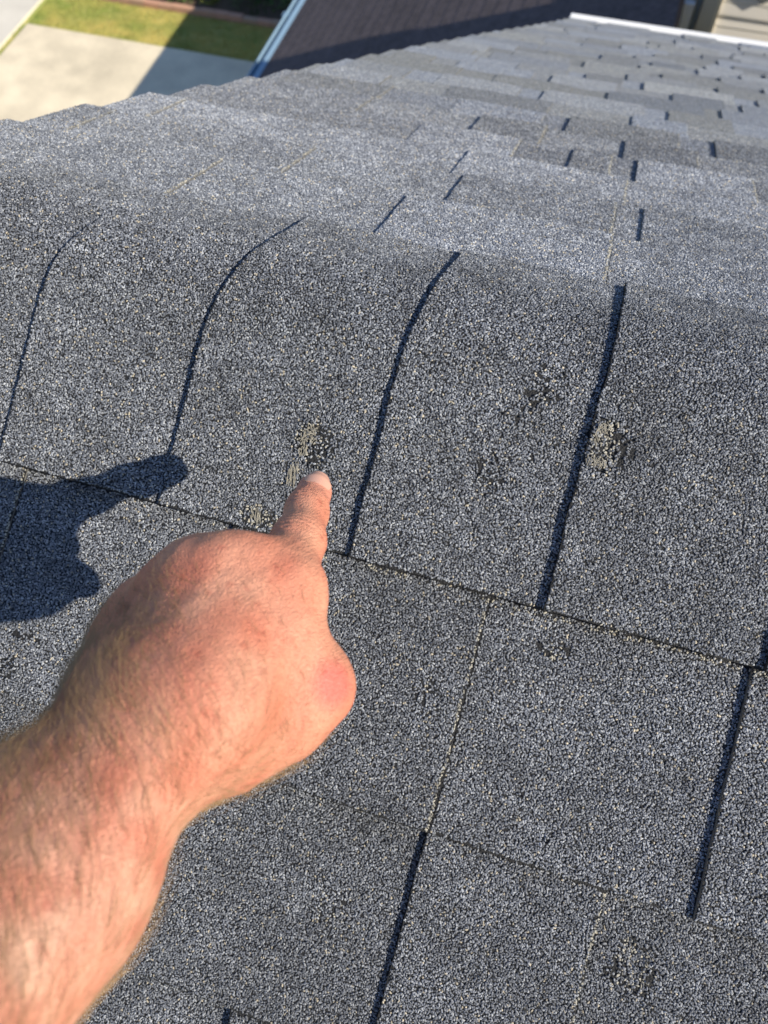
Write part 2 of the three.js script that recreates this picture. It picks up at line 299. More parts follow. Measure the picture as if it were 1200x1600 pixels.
// far slope: rows of tabs down to the eave
{
  const LEFT_EDGES = { 0: [-0.132], 1: [-0.107, 0.039], 2: [-0.121], 3: [-0.031, 0.032], 4: [-0.143, 0.017], 5: [-0.05, 0.117], 6: [0.021], 7: [-0.102, 0.068], 8: [-0.017, 0.142], 9: [-0.11, 0.075, 0.178], 10: [-0.064, 0.031, 0.212], 11: [0.003, 0.155], 12: [-0.077, 0.063, 0.241], 13: [0.021, 0.171], 14: [-0.057, 0.043, 0.134, 0.217], 15: [0.009, 0.154, 0.271], 16: [0.047, 0.218], 17: [-0.026, 0.191], 18: [0.03, 0.16], 19: [0.068, 0.28] };
  const RIGHT_EDGES = { 0: [-0.279, 0.020], 1: [-0.427, -0.237, 0.019], 2: [0.025, -0.408], 3: [-0.085], 4: [-0.068] };
  const tones = { 0: [1.0, 1.2], 1: [0.95, 1.0, 0.92] };
  let k = 0;
  for (let s0 = 0.0695; s0 < EAVE - 0.01; k++) {
    const s1 = Math.min(k === 0 ? 0.163 : 0.163 + 0.0935 * k, EAVE), r = rng(700 + k);
    const rake = (s) => -0.487 + 0.107 * s + 0.004 * noise(s * 3, 1) + 0.0035 * Math.sin(k * 12.9);
    const rk = -0.487 + 0.107 * s1;
    const tabs = [], lefts = [...(LEFT_EDGES[k] || [])], rights = [...(RIGHT_EDGES[k] || [])];
    let x = rk - 0.02 + 0.04 * r();
    // from the rake to the first known edge, then on to the right
    const marks = lefts.slice().sort((a, b) => a - b);
    for (const re of rights) { const w = 0.07 + 0.07 * r(); tabs.push([Math.max(re - w, rk - 0.05), re, 0.85 + 0.4 * r(), 0.55]); }
    for (let q = 0; q < marks.length; q++) {
      const lim = (marks[q + 1] ?? 9) - 0.025; let e = Math.min(marks[q] + 0.06 + 0.09 * r(), lim);
      for (const t of tabs) if (t[0] < e && t[1] > marks[q] + 0.004) { if (t[0] <= marks[q] + 0.004) { e = t[1]; t[2] = -1; } else { e = t[1]; t[2] = -1; } }
      tabs.push([marks[q], e, 0.72 + 0.7 * r()]);
    }
    const list = tabs.filter((t) => t[2] > 0).sort((a, b) => a[0] - b[0]);
    let lastX = list.length ? list[list.length - 1][1] : rk;
    if (k > 18) { lastX = rk + 0.04; list.length = 0; } else lastX = Math.max(lastX, 0.15 + 0.09 * s1);
    const maxX = 0.24 + 0.13 * s1;
    while (lastX < maxX) { const a = lastX + 0.04 + 0.08 * r(), b = a + 0.06 + 0.1 * r(); if (a < maxX) list.push([a, b, 0.76 + 0.62 * r()]); lastX = b; }
    const firstX = list.length ? list[0][0] : 0; let xx = rk + 0.03 * r();
    while (xx + 0.09 < firstX && k > 3) { const b = Math.min(xx + 0.06 + 0.08 * r(), firstX - 0.03); if (b - xx > 0.03) list.push([xx, b, 0.8 + 0.5 * r(), 0.5]); xx = b + 0.03 + 0.06 * r(); }
    if (tones[k]) list.forEach((t, q) => { t[2] = tones[k][q % tones[k].length]; });
    course(farAt, FAR_N, s0, s1, -0.56, 2.2, { seed: 60 + k, tuck: 0.03, thin: k < 3 ? 0.55 : k < 8 ? 0.75 : 0.9, stonesTo: 0.98, xMin: -0.5, xMax: 0.12 + 0.12 * s1, rake, joint: 0.4 + 0.9 * r(), tone: k === 0 ? 1.06 : 0.78 + 0.55 * r(), tabs: list, keep: (x2, s) => (1 - smooth(0.34, 0.97, s)) ** 3 });
    s0 = s1;
  }
  // white metal edge along the far eave
  const prof = new THREE.Shape(); const pts = [[-0.012, -0.05], [0.016, -0.05], [0.022, -0.03], [0.020, 0.0], [0.012, 0.009], [0.0, 0.011], [-0.008, 0.007], [-0.012, 0.0]];
  pts.forEach(([a, b], i) => (i ? prof.lineTo(a, b) : prof.moveTo(a, b)));
  const g = new THREE.ExtrudeGeometry(prof, { depth: 2.45, bevelEnabled: true, bevelSize: 0.003, bevelThickness: 0.003, bevelSegments: 2 });
  g.rotateY(Math.PI / 2); // extrude along +x, profile x -> -z
  g.translate(-0.213, 0, 0);
  const p = farAt(0, EAVE + 0.012, 0.004); g.translate(0, p.y, p.z);
  mesh('eave_drip_edge', g, std({ color: lin(0.82, 0.82, 0.82), roughness: 0.4 }), house);
}
// deck, gable walls and an unseen block added to shade the lower roof
const CREAM = std({ color: lin(0.62, 0.55, 0.43), roughness: 0.7 });
{
  const sh = new THREE.Shape(); const e = EAVE - 0.02, y = (s) => RIDGE_Y - s * ST - 0.02, z = (s) => s * CT;
  sh.moveTo(-z(e), y(e)); sh.lineTo(0, y(0)); sh.lineTo(z(e), y(e)); sh.lineTo(z(e), y(e) - 0.12); sh.lineTo(0, y(0) - 0.12); sh.lineTo(-z(e), y(e) - 0.12); sh.closePath();
  const g = new THREE.ExtrudeGeometry(sh, { depth: 2.35, bevelEnabled: false }); g.rotateY(-Math.PI / 2); g.scale(-1, 1, 1); g.translate(-0.17, 0, 0);
  const idx = g.index; mesh('roof_deck', g, std({ color: lin(0.25, 0.2, 0.14), side: THREE.DoubleSide }), house);
  mesh('wall', box(-0.05, 2.1, 0, RIDGE_Y - EAVE * ST - 0.05, -1.95, 1.95), CREAM, house);
  mesh('added_shade_block', box(1.15, 2.0, 0, 5.95, -6.05, -2.0), CREAM, house);  // unseen block, added only to cast shade on the lower roof
  mesh('added_shade_block_top', box(1.08, 2.06, 5.95, 6.12, -6.08, -1.9), NEAR_MATS[1], house);
}

// ------------------------------------------------------------------ lower building beyond the eave
const lower = group('lower_building', 'lower building with brown shingle roof, pale gutter and cream siding beyond the eave', 'building');
{
  const XE = -3.92, YE = 2.3, TP = 0.46, ang = Math.atan(TP), XR = 0.43, L = (0.24 - XE) / Math.cos(ang), r = rng(77);
  const at = (z, s, h) => V(XE + s * Math.cos(ang) - h * Math.sin(ang), YE + s * Math.sin(ang) + h * Math.cos(ang), z);
  const n1 = tileNoise(512, 8, 3), n2 = tileNoise(512, 40, 4), n3 = tileNoise(512, 128, 5);
  const brownT = dataTex(512, (i, j) => { const k = 0.5 + 0.5 * n1(i, j) * 0.5 + 0.35 * n2(i, j) + 0.5 * n3(i, j); return [0.085, 0.068, 0.072].map((c) => toS(c * k)); }, true, 0.5);
  const mats = [0.97, 1, 1.03].map((t) => std({ map: brownT, color: lin(t, t, t), roughness: 0.95 }));
  const E2 = 0.145, N = Math.ceil(L / E2);
  for (let k = 0; k < N; k++) {
    const s0 = k * E2, s1 = Math.min(L, s0 + E2 + 0.02), o = r() * 5;
    const fn = (a, b, t) => at(lerp(-12.6, -2.05, a), lerp(s0, s1, b), lerp(0.0040, 0.001, b) + t);
    mesh('shingle_course', slab(fn, 40, 1, 0.006, [o, o], (a, b) => [a * 10.5, lerp(s0, s1, b)]), [mats[Math.floor(r() * 3)], mats[0]], lower);
  }
  mesh('roof_deck', slab((a, b, t) => at(lerp(-12.5, -2.1, a), lerp(0, L, b), -0.008 + t), 1, 1, 0.1), [mats[0], mats[0]], lower);
  const WHITE = std({ color: lin(0.8, 0.8, 0.8), roughness: 0.45 }), SHADED_WHITE = std({ color: lin(0.24, 0.37, 0.49), roughness: 0.5 });  // gutter blue stands in for white metal in sky-lit shade
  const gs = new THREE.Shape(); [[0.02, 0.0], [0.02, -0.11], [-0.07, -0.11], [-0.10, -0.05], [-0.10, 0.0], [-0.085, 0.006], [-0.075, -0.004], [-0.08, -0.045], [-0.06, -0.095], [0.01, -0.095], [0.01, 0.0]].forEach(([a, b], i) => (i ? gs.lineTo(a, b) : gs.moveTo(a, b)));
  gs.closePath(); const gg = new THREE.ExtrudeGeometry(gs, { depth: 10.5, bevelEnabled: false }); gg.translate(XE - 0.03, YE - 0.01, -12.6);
  const gut = mesh('gutter', gg, SHADED_WHITE, lower);
  mesh('gutter_outlet', box(XE - 0.17, XE - 0.09, YE - 0.22, YE - 0.03, -8.42, -8.33), SHADED_WHITE, lower);
  mesh('drip_edge', box(XE - 0.035, XE + 0.03, YE + 0.0, YE + 0.018, -12.6, -2.1), SHADED_WHITE, lower);
  mesh('garage_wall', box(XE + 0.3, 0.15, 0, YE - 0.12, -12.3, -2.1), CREAM, lower);
  // taller part clad in lapped siding, facing the ridge
  mesh('tall_wall', box(XR, 3.2, 0, 4.45, -12.2, -6.42), CREAM, lower);
  mesh('tall_roof', box(XR - 0.05, 3.3, 4.45, 4.53, -12.3, -6.40), mats[1], lower);
  const SID = [1, 0.965, 1.03].map((t) => std({ color: lin(0.84 * t, 0.80 * t, 0.74 * t), roughness: 0.55 }));
  const EX = 0.185;
  for (let k = 0; k < 9; k++) {
    const y0 = 2.72 + k * EX, sh = new THREE.Shape(), z = -6.42;
    // one lap: foot stands out, face leans back, with a shallow fold at half height
    [[0, 0], [0.022, 0.0], [0.022, 0.012], [0.012, EX * 0.5], [0.017, EX * 0.5 + 0.01], [0.004, EX - 0.002], [0, EX - 0.002]].forEach(([a, b], i) => (i ? sh.lineTo(a, b) : sh.moveTo(a, b)));
    const g = new THREE.ExtrudeGeometry(sh, { depth: 2.62, bevelEnabled: false }); g.rotateY(-Math.PI / 2); g.scale(-1, 1, 1);
    const p = g.attributes.position; // profile x -> z, extrusion -> x
    for (let i = 0; i < p.count; i++) { const x = p.getX(i), zz = p.getZ(i); p.setXYZ(i, 0.565 + Math.abs(x), y0 + p.getY(i), z + Math.abs(zz)); }
    g.computeVertexNormals(); const m = mesh('siding_board', g, SID[k % 3].clone(), lower); m.material.side = THREE.DoubleSide;
  }
  mesh('side_wall', box(0.415, 0.428, 2.3, 4.45, -12.2, -6.46), std({ color: lin(0.55, 0.57, 0.60), roughness: 0.6 }), lower);
  mesh('corner_post', box(0.425, 0.535, 2.3, 4.45, -6.45, -6.365), std({ color: lin(0.62, 0.57, 0.47), roughness: 0.6 }), lower);
  mesh('corner_channel', box(0.535, 0.562, 2.3, 4.45, -6.44, -6.375), std({ color: lin(0.8, 0.72, 0.56), roughness: 0.5 }), lower);
  mesh('downspout', box(0.29, 0.37, 2.6, 4.08, -6.42, -6.36), WHITE, lower);
  mesh('flashing', box(0.392, 0.412, 2.6, 4.45, -6.5, -6.40), std({ color: lin(0.25, 0.29, 0.33), roughness: 0.5 }), lower);
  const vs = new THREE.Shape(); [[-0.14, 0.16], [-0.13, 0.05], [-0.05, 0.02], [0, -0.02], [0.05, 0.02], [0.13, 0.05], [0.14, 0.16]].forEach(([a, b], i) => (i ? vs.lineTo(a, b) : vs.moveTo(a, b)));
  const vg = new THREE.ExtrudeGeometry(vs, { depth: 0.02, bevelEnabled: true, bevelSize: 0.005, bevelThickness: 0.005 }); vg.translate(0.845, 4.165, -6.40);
  mesh('added_grey_plate', vg, std({ color: lin(0.14, 0.145, 0.15), roughness: 0.6 }), lower);  // added plate standing in for a shadow-like grey shape on the siding
}

// ------------------------------------------------------------------ ground, driveway, lawn, planting
function struct(m) { m.userData.kind = 'structure'; return m; }
{
  const s = 512, n1 = tileNoise(s, 5, 31), n2 = tileNoise(s, 17, 32), n3 = tileNoise(s, 60, 33), n4 = tileNoise(s, 256, 34);
  const conc = dataTex(s, (i, j) => { const k = 0.70 + 0.24 * n1(i, j) + 0.22 * n2(i, j) + 0.07 * n3(i, j) + 0.12 * n4(i, j); return [0.68, 0.59, 0.43].map((c) => toS(c * k)); }, true, 0.25);
  const pave = dataTex(s, (i, j) => { const k = 0.86 + 0.12 * n1(i, j) + 0.1 * n2(i, j) + 0.12 * n4(i, j); return [0.62, 0.58, 0.50].map((c) => toS(c * k)); }, true, 0.3);
  const turf = dataTex(s, (i, j) => { const k = n2(i, j) * 0.6 + n1(i, j) * 0.4, v = 0.6 + 0.8 * n4(i, j); return [lerp(0.26, 0.56, k) * v, lerp(0.33, 0.48, k) * v, lerp(0.07, 0.17, k) * v].map(toS); }, true, 0.5);
  const soil = dataTex(s, (i, j) => { const v = 0.5 + 0.6 * n4(i, j) + 0.4 * n3(i, j); return [0.11 * v, 0.075 * v, 0.05 * v].map(toS); }, true, 1);
  const gr = new THREE.PlaneGeometry(700, 700); gr.rotateX(-Math.PI / 2); { const uv = gr.attributes.uv; for (let i = 0; i < uv.count; i++) uv.setXY(i, uv.getX(i) * 700, uv.getY(i) * 700); }
  struct(mesh('ground', gr, std({ map: turf, roughness: 1 })));
  struct(mesh('driveway', box(-9.88, -3.55, 0.004, 0.06, -10.58, 6), std({ map: conc, roughness: 0.9 })));
  struct(mesh('pavement', box(-16, -10.03, 0.004, 0.055, -30, 6), std({ map: pave, roughness: 0.9 })));
  struct(mesh('garden_bed', box(-9.75, -3.6, 0.004, 0.03, -15, -11.70), std({ map: soil, roughness: 1 })));
  const eg = []; const r = rng(9);
  for (let x = -9.75; x < -3.7; x += 0.26) { const g = box(x, x + 0.25, 0.004, 0.085 + 0.02 * r(), -11.71 + 0.02 * r(), -11.60); eg.push(g); }
  const edging = group('garden_edging', 'low reddish brick edging between the lawn and the planting bed', 'edging');
  eg.forEach((g) => mesh('brick', g, std({ color: lin(0.46 + 0.1 * r(), 0.30, 0.20), roughness: 0.95 }), edging));
  // grass: thin leaning blades, green by the drive, bleached further back
  const bl = new THREE.BufferGeometry();
  bl.setAttribute('position', new THREE.Float32BufferAttribute([-0.5, 0, 0, 0.5, 0, 0, 0.36, 0.5, 0.08, -0.36, 0.5, 0.08, 0, 1, 0.3], 3)); bl.setIndex([0, 1, 2, 0, 2, 3, 3, 2, 4]); bl.computeVertexNormals();
  const N = 40000, im = new THREE.InstancedMesh(bl, std({ color: 0xffffff, side: THREE.DoubleSide, roughness: 0.9 }), N), M = new THREE.Matrix4(), q = new THREE.Quaternion(), C = new THREE.Color();
  for (let k = 0; k < N; k++) {
    let x, z;
    if (r() < 0.06) { x = -10.03 + 0.13 * r(); z = -10.6 + 5 * r(); if (x > -9.9) x = -9.9; } else { x = -9.95 + 6.3 * r(); z = -11.60 + 1.06 * r() + 0.05 * noise(x * 3, 2); }
    const dry = clamp(0.72 + 0.75 * fbm(x * 1.6, z * 2.2) + 0.12 * (x + 8), 0, 1), hgt = 0.018 + 0.022 * r();
    q.setFromEuler(new THREE.Euler((r() - 0.5) * 1.3, r() * 6.28, (r() - 0.5) * 1.3)); M.compose(V(x, 0, z), q, V(0.006 + 0.004 * r(), hgt, hgt)); im.setMatrixAt(k, M);
    const v = 0.7 + 0.6 * r(); C.setRGB(lerp(0.20, 0.60, dry) * v, lerp(0.30, 0.50, dry) * v, lerp(0.05, 0.16, dry) * v); im.setColorAt(k, C);
  }
  im.name = 'grass'; im.userData = { kind: 'stuff', label: 'mown lawn grass, green with bleached patches, beside the concrete drive', category: 'grass' }; im.castShadow = im.receiveShadow = true; scene.add(im);
  // shrubs and leafy plants of the bed
  const leaf = (len, w) => { const g = new THREE.BufferGeometry(); g.setAttribute('position', new THREE.Float32BufferAttribute([0, 0, 0, w, len * 0.45, 0.01, 0, len, -0.02 * len, -w, len * 0.45, 0.01, 0, len * 0.5, -0.12 * w], 3)); g.setIndex([0, 1, 4, 1, 2, 4, 2, 3, 4, 3, 0, 4]); g.computeVertexNormals(); return g; };
  const plants = [[-9.35, -11.95, 0.30, 0.30, 0.05, 'round green shrub at the pavement corner of the bed', 0], [-8.45, -12.05, 0.16, 0.2, 0.0, 'low grey green plant left of the dark shrub', 1], [-7.7, -12.15, 0.42, 0.5, 0.03, 'dark green shrub in the sunny half of the bed', 0], [-7.05, -12.0, 0.26, 0.55, 0.12, 'yellow green plant with long upright leaves at the shadow edge', 2], [-6.3, -12.2, 0.5, 0.6, 0.0, 'dense shrub in the shaded bed next to the long leaved plant', 0], [-5.4, -12.2, 0.5, 0.55, 0.02, 'shaded shrub nearest the pale gutter', 0], [-8.0, -12.6, 0.5, 0.8, 0.04, 'tall shrub at the back of the sunny bed', 0], [-6.8, -12.9, 0.6, 0.9, 0.0, 'tall dark shrub at the back of the shaded bed', 0]];
  plants.forEach(([x, z, rad, h, yel, label, kind], pi) => {
    const rr = rng(300 + pi), t = group('garden_shrub', label, 'shrub', null, [x, 0.03, z]), lv = [], st = [];
    const nL = kind === 2 ? 60 : kind === 1 ? 160 : 650;
    for (let k = 0; k < nL; k++) {
      const a = rr() * 6.283, f = Math.cbrt(rr()), e = Math.acos(1 - rr() * 1.1), px = rad * f * Math.sin(e) * Math.cos(a), pz = rad * f * Math.sin(e) * Math.sin(a), py = h * (0.12 + 0.85 * f * Math.cos(e) * (0.8 + 0.3 * noise(px * 9, pz * 9)));
      const g = kind === 2 ? leaf(0.3 + 0.25 * rr(), 0.014) : leaf(0.05 + 0.04 * rr(), 0.014 + 0.01 * rr());
      const q = new THREE.Quaternion().setFromEuler(kind === 2 ? new THREE.Euler((rr() - 0.5) * 1.3, a, (rr() - 0.5) * 1.3) : new THREE.Euler((rr() - 0.5) * 2.6, a, (rr() - 0.5) * 2.6));
      g.applyMatrix4(new THREE.Matrix4().compose(kind === 2 ? V(px * 0.3, 0, pz * 0.3) : V(px, py, pz), q, V(1, 1, 1)));
      const v = 0.6 + 0.8 * rr(), c = kind === 2 ? [0.26, 0.30, 0.05] : kind === 1 ? [0.16, 0.20, 0.12] : [0.05 + yel, 0.105 + yel, 0.03];
      g.setAttribute('color', new THREE.Float32BufferAttribute(Array.from({ length: 5 }, () => c.map((m) => m * v)).flat(), 3)); lv.push(g);
    }
    for (let k = 0; k < 7; k++) { const g = new THREE.CylinderGeometry(0.004, 0.009, h * 0.8, 5); g.translate(0, h * 0.4, 0); g.rotateX((rr() - 0.5) * 0.9); g.rotateZ((rr() - 0.5) * 0.9); st.push(g); }
    mesh('foliage', mergeGeometries(lv), std({ vertexColors: true, side: THREE.DoubleSide, roughness: 0.7 }), t);
    mesh('stems', mergeGeometries(st), std({ color: lin(0.10, 0.07, 0.04) }), t);
  });
}

// ------------------------------------------------------------------ the pointing hand and forearm
{
  const J = {
    i_mcp: [-0.0754, 7.3543, 0.2093], i_pip: [-0.0824, 7.3401, 0.1817], i_dip: [-0.0868, 7.3293, 0.1623], i_tip: [-0.0892, 7.3212, 0.1479],
    m_mcp: [-0.0984, 7.3618, 0.2103], m_pip: [-0.0999, 7.3367, 0.1975], m_dip: [-0.0995, 7.3224, 0.2107], m_tip: [-0.0949, 7.3378, 0.2251],
    r_mcp: [-0.1189, 7.3501, 0.2223], r_pip: [-0.1258, 7.3222, 0.2093], r_dip: [-0.1192, 7.3100, 0.2226], r_tip: [-0.1092, 7.3295, 0.2336],
    p_mcp: [-0.1375, 7.3293, 0.2398], p_pip: [-0.1436, 7.3069, 0.2289], p_dip: [-0.1343, 7.2996, 0.2404], p_tip: [-0.1204, 7.3220, 0.2486],
    i_c: [-0.0792, 7.3720, 0.2629], m_c: [-0.0883, 7.3752, 0.2643], r_c: [-0.1023, 7.3692, 0.2636], p_c: [-0.1177, 7.3558, 0.2624],
    hyp: [-0.1254, 7.3388, 0.2614], palm1: [-0.1062, 7.3440, 0.2348], palm2: [-0.0826, 7.3494, 0.2242], web: [-0.0717, 7.3526, 0.2294],
    t_cmc: [-0.0771, 7.3539, 0.2697], t_mcp: [-0.0544, 7.3462, 0.2386], t_ip: [-0.0631, 7.3301, 0.2315], t_tip: [-0.0842, 7.3118, 0.2267],
    w_rad: [-0.0890, 7.3688, 0.2731], w_uln: [-0.1114, 7.3583, 0.2688], f1_rad: [-0.1028, 7.3739, 0.3268], f1_uln: [-0.1266, 7.3699, 0.3209],
    f2_rad: [-0.1127, 7.3967, 0.3746], f2_uln: [-0.1362, 7.3935, 0.3692], e_rad: [-0.0924, 7.4289, 0.4058], e_uln: [-0.1223, 7.4298, 0.4035],
    thenar: [-0.0629, 7.3440, 0.2506], thenar2: [-0.0712, 7.3481, 0.2613], im: [-0.0881, 7.3550, 0.2090], mr: [-0.1087, 7.3551, 0.2151],
    rp: [-0.1278, 7.3388, 0.2306],
  };
  J.elbow = [-0.108, 7.475, 0.47]; J.shoulder = [-0.135, 7.68, 0.60];
  const cap = (a, b, ra, rb) => { const A = J[a], B = J[b], d = [B[0] - A[0], B[1] - A[1], B[2] - A[2]]; return { A, d, l: d[0] * d[0] + d[1] * d[1] + d[2] * d[2], ra, rb }; };
  const dist = (c, x, y, z) => {
    const px = x - c.A[0], py = y - c.A[1], pz = z - c.A[2], t = clamp((px * c.d[0] + py * c.d[1] + pz * c.d[2]) / c.l, 0, 1);
    const qx = px - t * c.d[0], qy = py - t * c.d[1], qz = pz - t * c.d[2]; return Math.sqrt(qx * qx + qy * qy + qz * qz) - (c.ra + (c.rb - c.ra) * t);
  };
  const smin = (a, b, k) => { const h = Math.max(k - Math.abs(a - b), 0) / k; return Math.min(a, b) - h * h * k * 0.25; };
  const arm = [cap('w_rad', 'f1_rad', 0.0168, 0.0235), cap('w_uln', 'f1_uln', 0.0165, 0.0235), cap('f1_rad', 'f2_rad', 0.0235, 0.029), cap('f1_uln', 'f2_uln', 0.0235, 0.029), cap('f2_rad', 'e_rad', 0.029, 0.033), cap('f2_uln', 'e_uln', 0.029, 0.033), cap('e_rad', 'elbow', 0.033, 0.036), cap('e_uln', 'elbow', 0.033, 0.036), cap('elbow', 'shoulder', 0.038, 0.050)];
  const palm = [cap('w_rad', 'i_c', 0.0168, 0.0145), cap('w_uln', 'p_c', 0.0165, 0.0135), cap('w_rad', 'm_c', 0.0165, 0.0150), cap('w_uln', 'r_c', 0.0165, 0.0150), cap('i_c', 'i_mcp', 0.0140, 0.0115), cap('m_c', 'm_mcp', 0.0145, 0.0110), cap('r_c', 'r_mcp', 0.0140, 0.0108), cap('p_c', 'p_mcp', 0.0130, 0.0100), cap('hyp', 'p_mcp', 0.0150, 0.0110), cap('palm1', 'palm2', 0.0150, 0.0140), cap('palm1', 'hyp', 0.0160, 0.0150), cap('web', 'i_c', 0.0140, 0.0130), cap('web', 'i_mcp', 0.0130, 0.0105), cap('t_cmc', 'w_rad', 0.0135, 0.0160), cap('t_cmc', 't_mcp', 0.0142, 0.0112), cap('web', 't_mcp', 0.0120, 0.0095), cap('thenar', 't_mcp', 0.0150, 0.0105), cap('thenar', 'thenar2', 0.0145, 0.0130), cap('im', 'i_mcp', 0.0105, 0.0105), cap('im', 'm_mcp', 0.0105, 0.0105), cap('mr', 'm_mcp', 0.0105, 0.0105), cap('mr', 'r_mcp', 0.0105, 0.0105), cap('rp', 'r_mcp', 0.0100, 0.0105), cap('rp', 'p_mcp', 0.0100, 0.0100), cap('im', 'web', 0.0110, 0.0120), cap('mr', 'palm1', 0.0110, 0.0140), cap('rp', 'palm1', 0.0105, 0.0140), cap('mr', 'm_c', 0.0108, 0.0145), cap('mr', 'r_c', 0.0108, 0.0140), cap('rp', 'r_c', 0.0105, 0.0140), cap('rp', 'p_c', 0.0100, 0.0130), cap('im', 'i_c', 0.0108, 0.0140), cap('im', 'm_c', 0.0108, 0.0140)];
  const fingers = [[cap('i_mcp', 'i_pip', 0.0122, 0.0107), cap('i_pip', 'i_dip', 0.0107, 0.0091), cap('i_dip', 'i_tip', 0.0090, 0.0081)], [cap('m_mcp', 'm_pip', 0.0112, 0.0102), cap('m_pip', 'm_dip', 0.0100, 0.0088), cap('m_dip', 'm_tip', 0.0088, 0.0078)], [cap('r_mcp', 'r_pip', 0.0106, 0.0096), cap('r_pip', 'r_dip', 0.0094, 0.0084), cap('r_dip', 'r_tip', 0.0084, 0.0074)], [cap('p_mcp', 'p_pip', 0.0096, 0.0086), cap('p_pip', 'p_dip', 0.0084, 0.0074), cap('p_dip', 'p_tip', 0.0074, 0.0068)], [cap('t_mcp', 't_ip', 0.0112, 0.0104), cap('t_ip', 't_tip', 0.0104, 0.0092)]];
  const group4 = (list, k, x, y, z) => { let d = dist(list[0], x, y, z); for (let i = 1; i < list.length; i++) d = smin(d, dist(list[i], x, y, z), k); return d; };
  // cords under the skin: tendons and veins, [points on the back of the hand as joint mixes], radius
  const mix = (a, b, t, up) => { const A = J[a], B = J[b]; return [lerp(A[0], B[0], t), lerp(A[1], B[1], t) + up * 0.89, lerp(A[2], B[2], t) + up * 0.43]; };
  const cordPts = [[mix('i_c', 'i_mcp', 0.1, 0.0128), mix('i_c', 'i_mcp', 0.95, 0.0105)], [mix('m_c', 'm_mcp', 0.1, 0.0138), mix('m_c', 'm_mcp', 0.97, 0.0105)], [mix('r_c', 'r_mcp', 0.2, 0.0128), mix('r_c', 'r_mcp', 0.97, 0.0095)], [mix('t_cmc', 't_mcp', -0.1, 0.0122), mix('t_cmc', 't_mcp', 0.95, 0.0102)], [mix('w_rad', 'i_c', -0.5, 0.0150), mix('w_rad', 'i_c', 1.1, 0.0128)]];
  const cords = cordPts.map(([a, b]) => ({ A: a, d: [b[0] - a[0], b[1] - a[1], b[2] - a[2]], l: (b[0] - a[0]) ** 2 + (b[1] - a[1]) ** 2 + (b[2] - a[2]) ** 2, ra: 0.0029, rb: 0.0031 }));
  // veins: wandering cords just under the skin
  const veins = [['i_c', 'm_mcp', 0.15, 0.75, 0.0136, 0.0128, 3], ['m_c', 'rp', 0.2, 0.85, 0.0136, 0.0108, 5], ['r_c', 'mr', 0.25, 0.9, 0.0134, 0.0108, 7], ['i_c', 'im', 0.3, 0.8, 0.0136, 0.0112, 9]];
  for (const [a, b, t0, t1, u0, u1, sd] of veins) { let prev = null; for (let k = 0; k <= 6; k++) { const t = k / 6, p = mix(a, b, lerp(t0, t1, t), lerp(u0, u1, t)); p[0] += 0.003 * noise(t * 3, sd); p[2] += 0.003 * noise(t * 3, sd + 4); if (prev) cords.push({ A: prev, d: [p[0] - prev[0], p[1] - prev[1], p[2] - prev[2]], l: (p[0] - prev[0]) ** 2 + (p[1] - prev[1]) ** 2 + (p[2] - prev[2]) ** 2, ra: 0.0011, rb: 0.0011 }); prev = p; } }
  const pip = J.i_pip, dip = J.i_dip, ax = V(...dip).sub(V(...pip)).normalize(), ax2 = V(...J.i_tip).sub(V(...dip)).normalize();
  function field(x, y, z) {
    let d = smin(group4(arm, 0.022, x, y, z), group4(palm, 0.013, x, y, z), 0.012);
    for (const f of fingers) d = smin(d, group4(f, 0.005, x, y, z), 0.0075);
    for (const c of cords) d = smin(d, dist(c, x, y, z), 0.005);
    if (Math.abs(d) < 0.004) {
      d += 0.0006 * noise(x * 60, y * 60, z * 60) + 0.00028 * noise(x * 170, y * 170, z * 170);
      // knuckle folds of the pointing finger
      const a1 = (x - pip[0]) * ax.x + (y - pip[1]) * ax.y + (z - pip[2]) * ax.z, r1 = Math.hypot(x - pip[0], y - pip[1], z - pip[2]);
      if (r1 < 0.017) d += 0.00022 * Math.sin(a1 * 2400 + 2 * noise(x * 200, y * 200, z * 200)) * Math.exp(-((a1 / 0.006) ** 2));
      const a2 = (x - dip[0]) * ax2.x + (y - dip[1]) * ax2.y + (z - dip[2]) * ax2.z, r2 = Math.hypot(x - dip[0], y - dip[1], z - dip[2]);
      if (r2 < 0.014) d += 0.0002 * Math.sin(a2 * 2600 + 2 * noise(x * 200, y * 200, z * 200)) * Math.exp(-((a2 / 0.004) ** 2));
    }
    return d;
  }
  // surface nets on a 1.1 mm grid, empty blocks skipped
  const lo = [1e9, 1e9, 1e9], hi = [-1e9, -1e9, -1e9]; for (const k in J) for (let i = 0; i < 3; i++) { lo[i] = Math.min(lo[i], J[k][i] - 0.052); hi[i] = Math.max(hi[i], J[k][i] + 0.052); }
  const cs = 0.00115, BL = 8, nb = [0, 1, 2].map((i) => Math.ceil((hi[i] - lo[i]) / cs / BL)), n = nb.map((v) => v * BL + 1), F = new Float32Array(n[0] * n[1] * n[2]).fill(1), at = (i, j, k) => (k * n[1] + j) * n[0] + i;
  const rad = cs * BL * 0.9;
  for (let bk = 0; bk < nb[2]; bk++) for (let bj = 0; bj < nb[1]; bj++) for (let bi = 0; bi < nb[0]; bi++) {
    const m = field(lo[0] + (bi + 0.5) * BL * cs, lo[1] + (bj + 0.5) * BL * cs, lo[2] + (bk + 0.5) * BL * cs), near = Math.abs(m) < rad * 1.25;
    for (let k = bk * BL; k <= bk * BL + BL; k++) for (let j = bj * BL; j <= bj * BL + BL; j++) for (let i = bi * BL; i <= bi * BL + BL; i++) {
      const o = at(i, j, k); if (near) { if (F[o] === 1 || F[o] === -1) F[o] = field(lo[0] + i * cs, lo[1] + j * cs, lo[2] + k * cs); } else if (F[o] === 1 && m < 0) F[o] = -1;
    }
  }
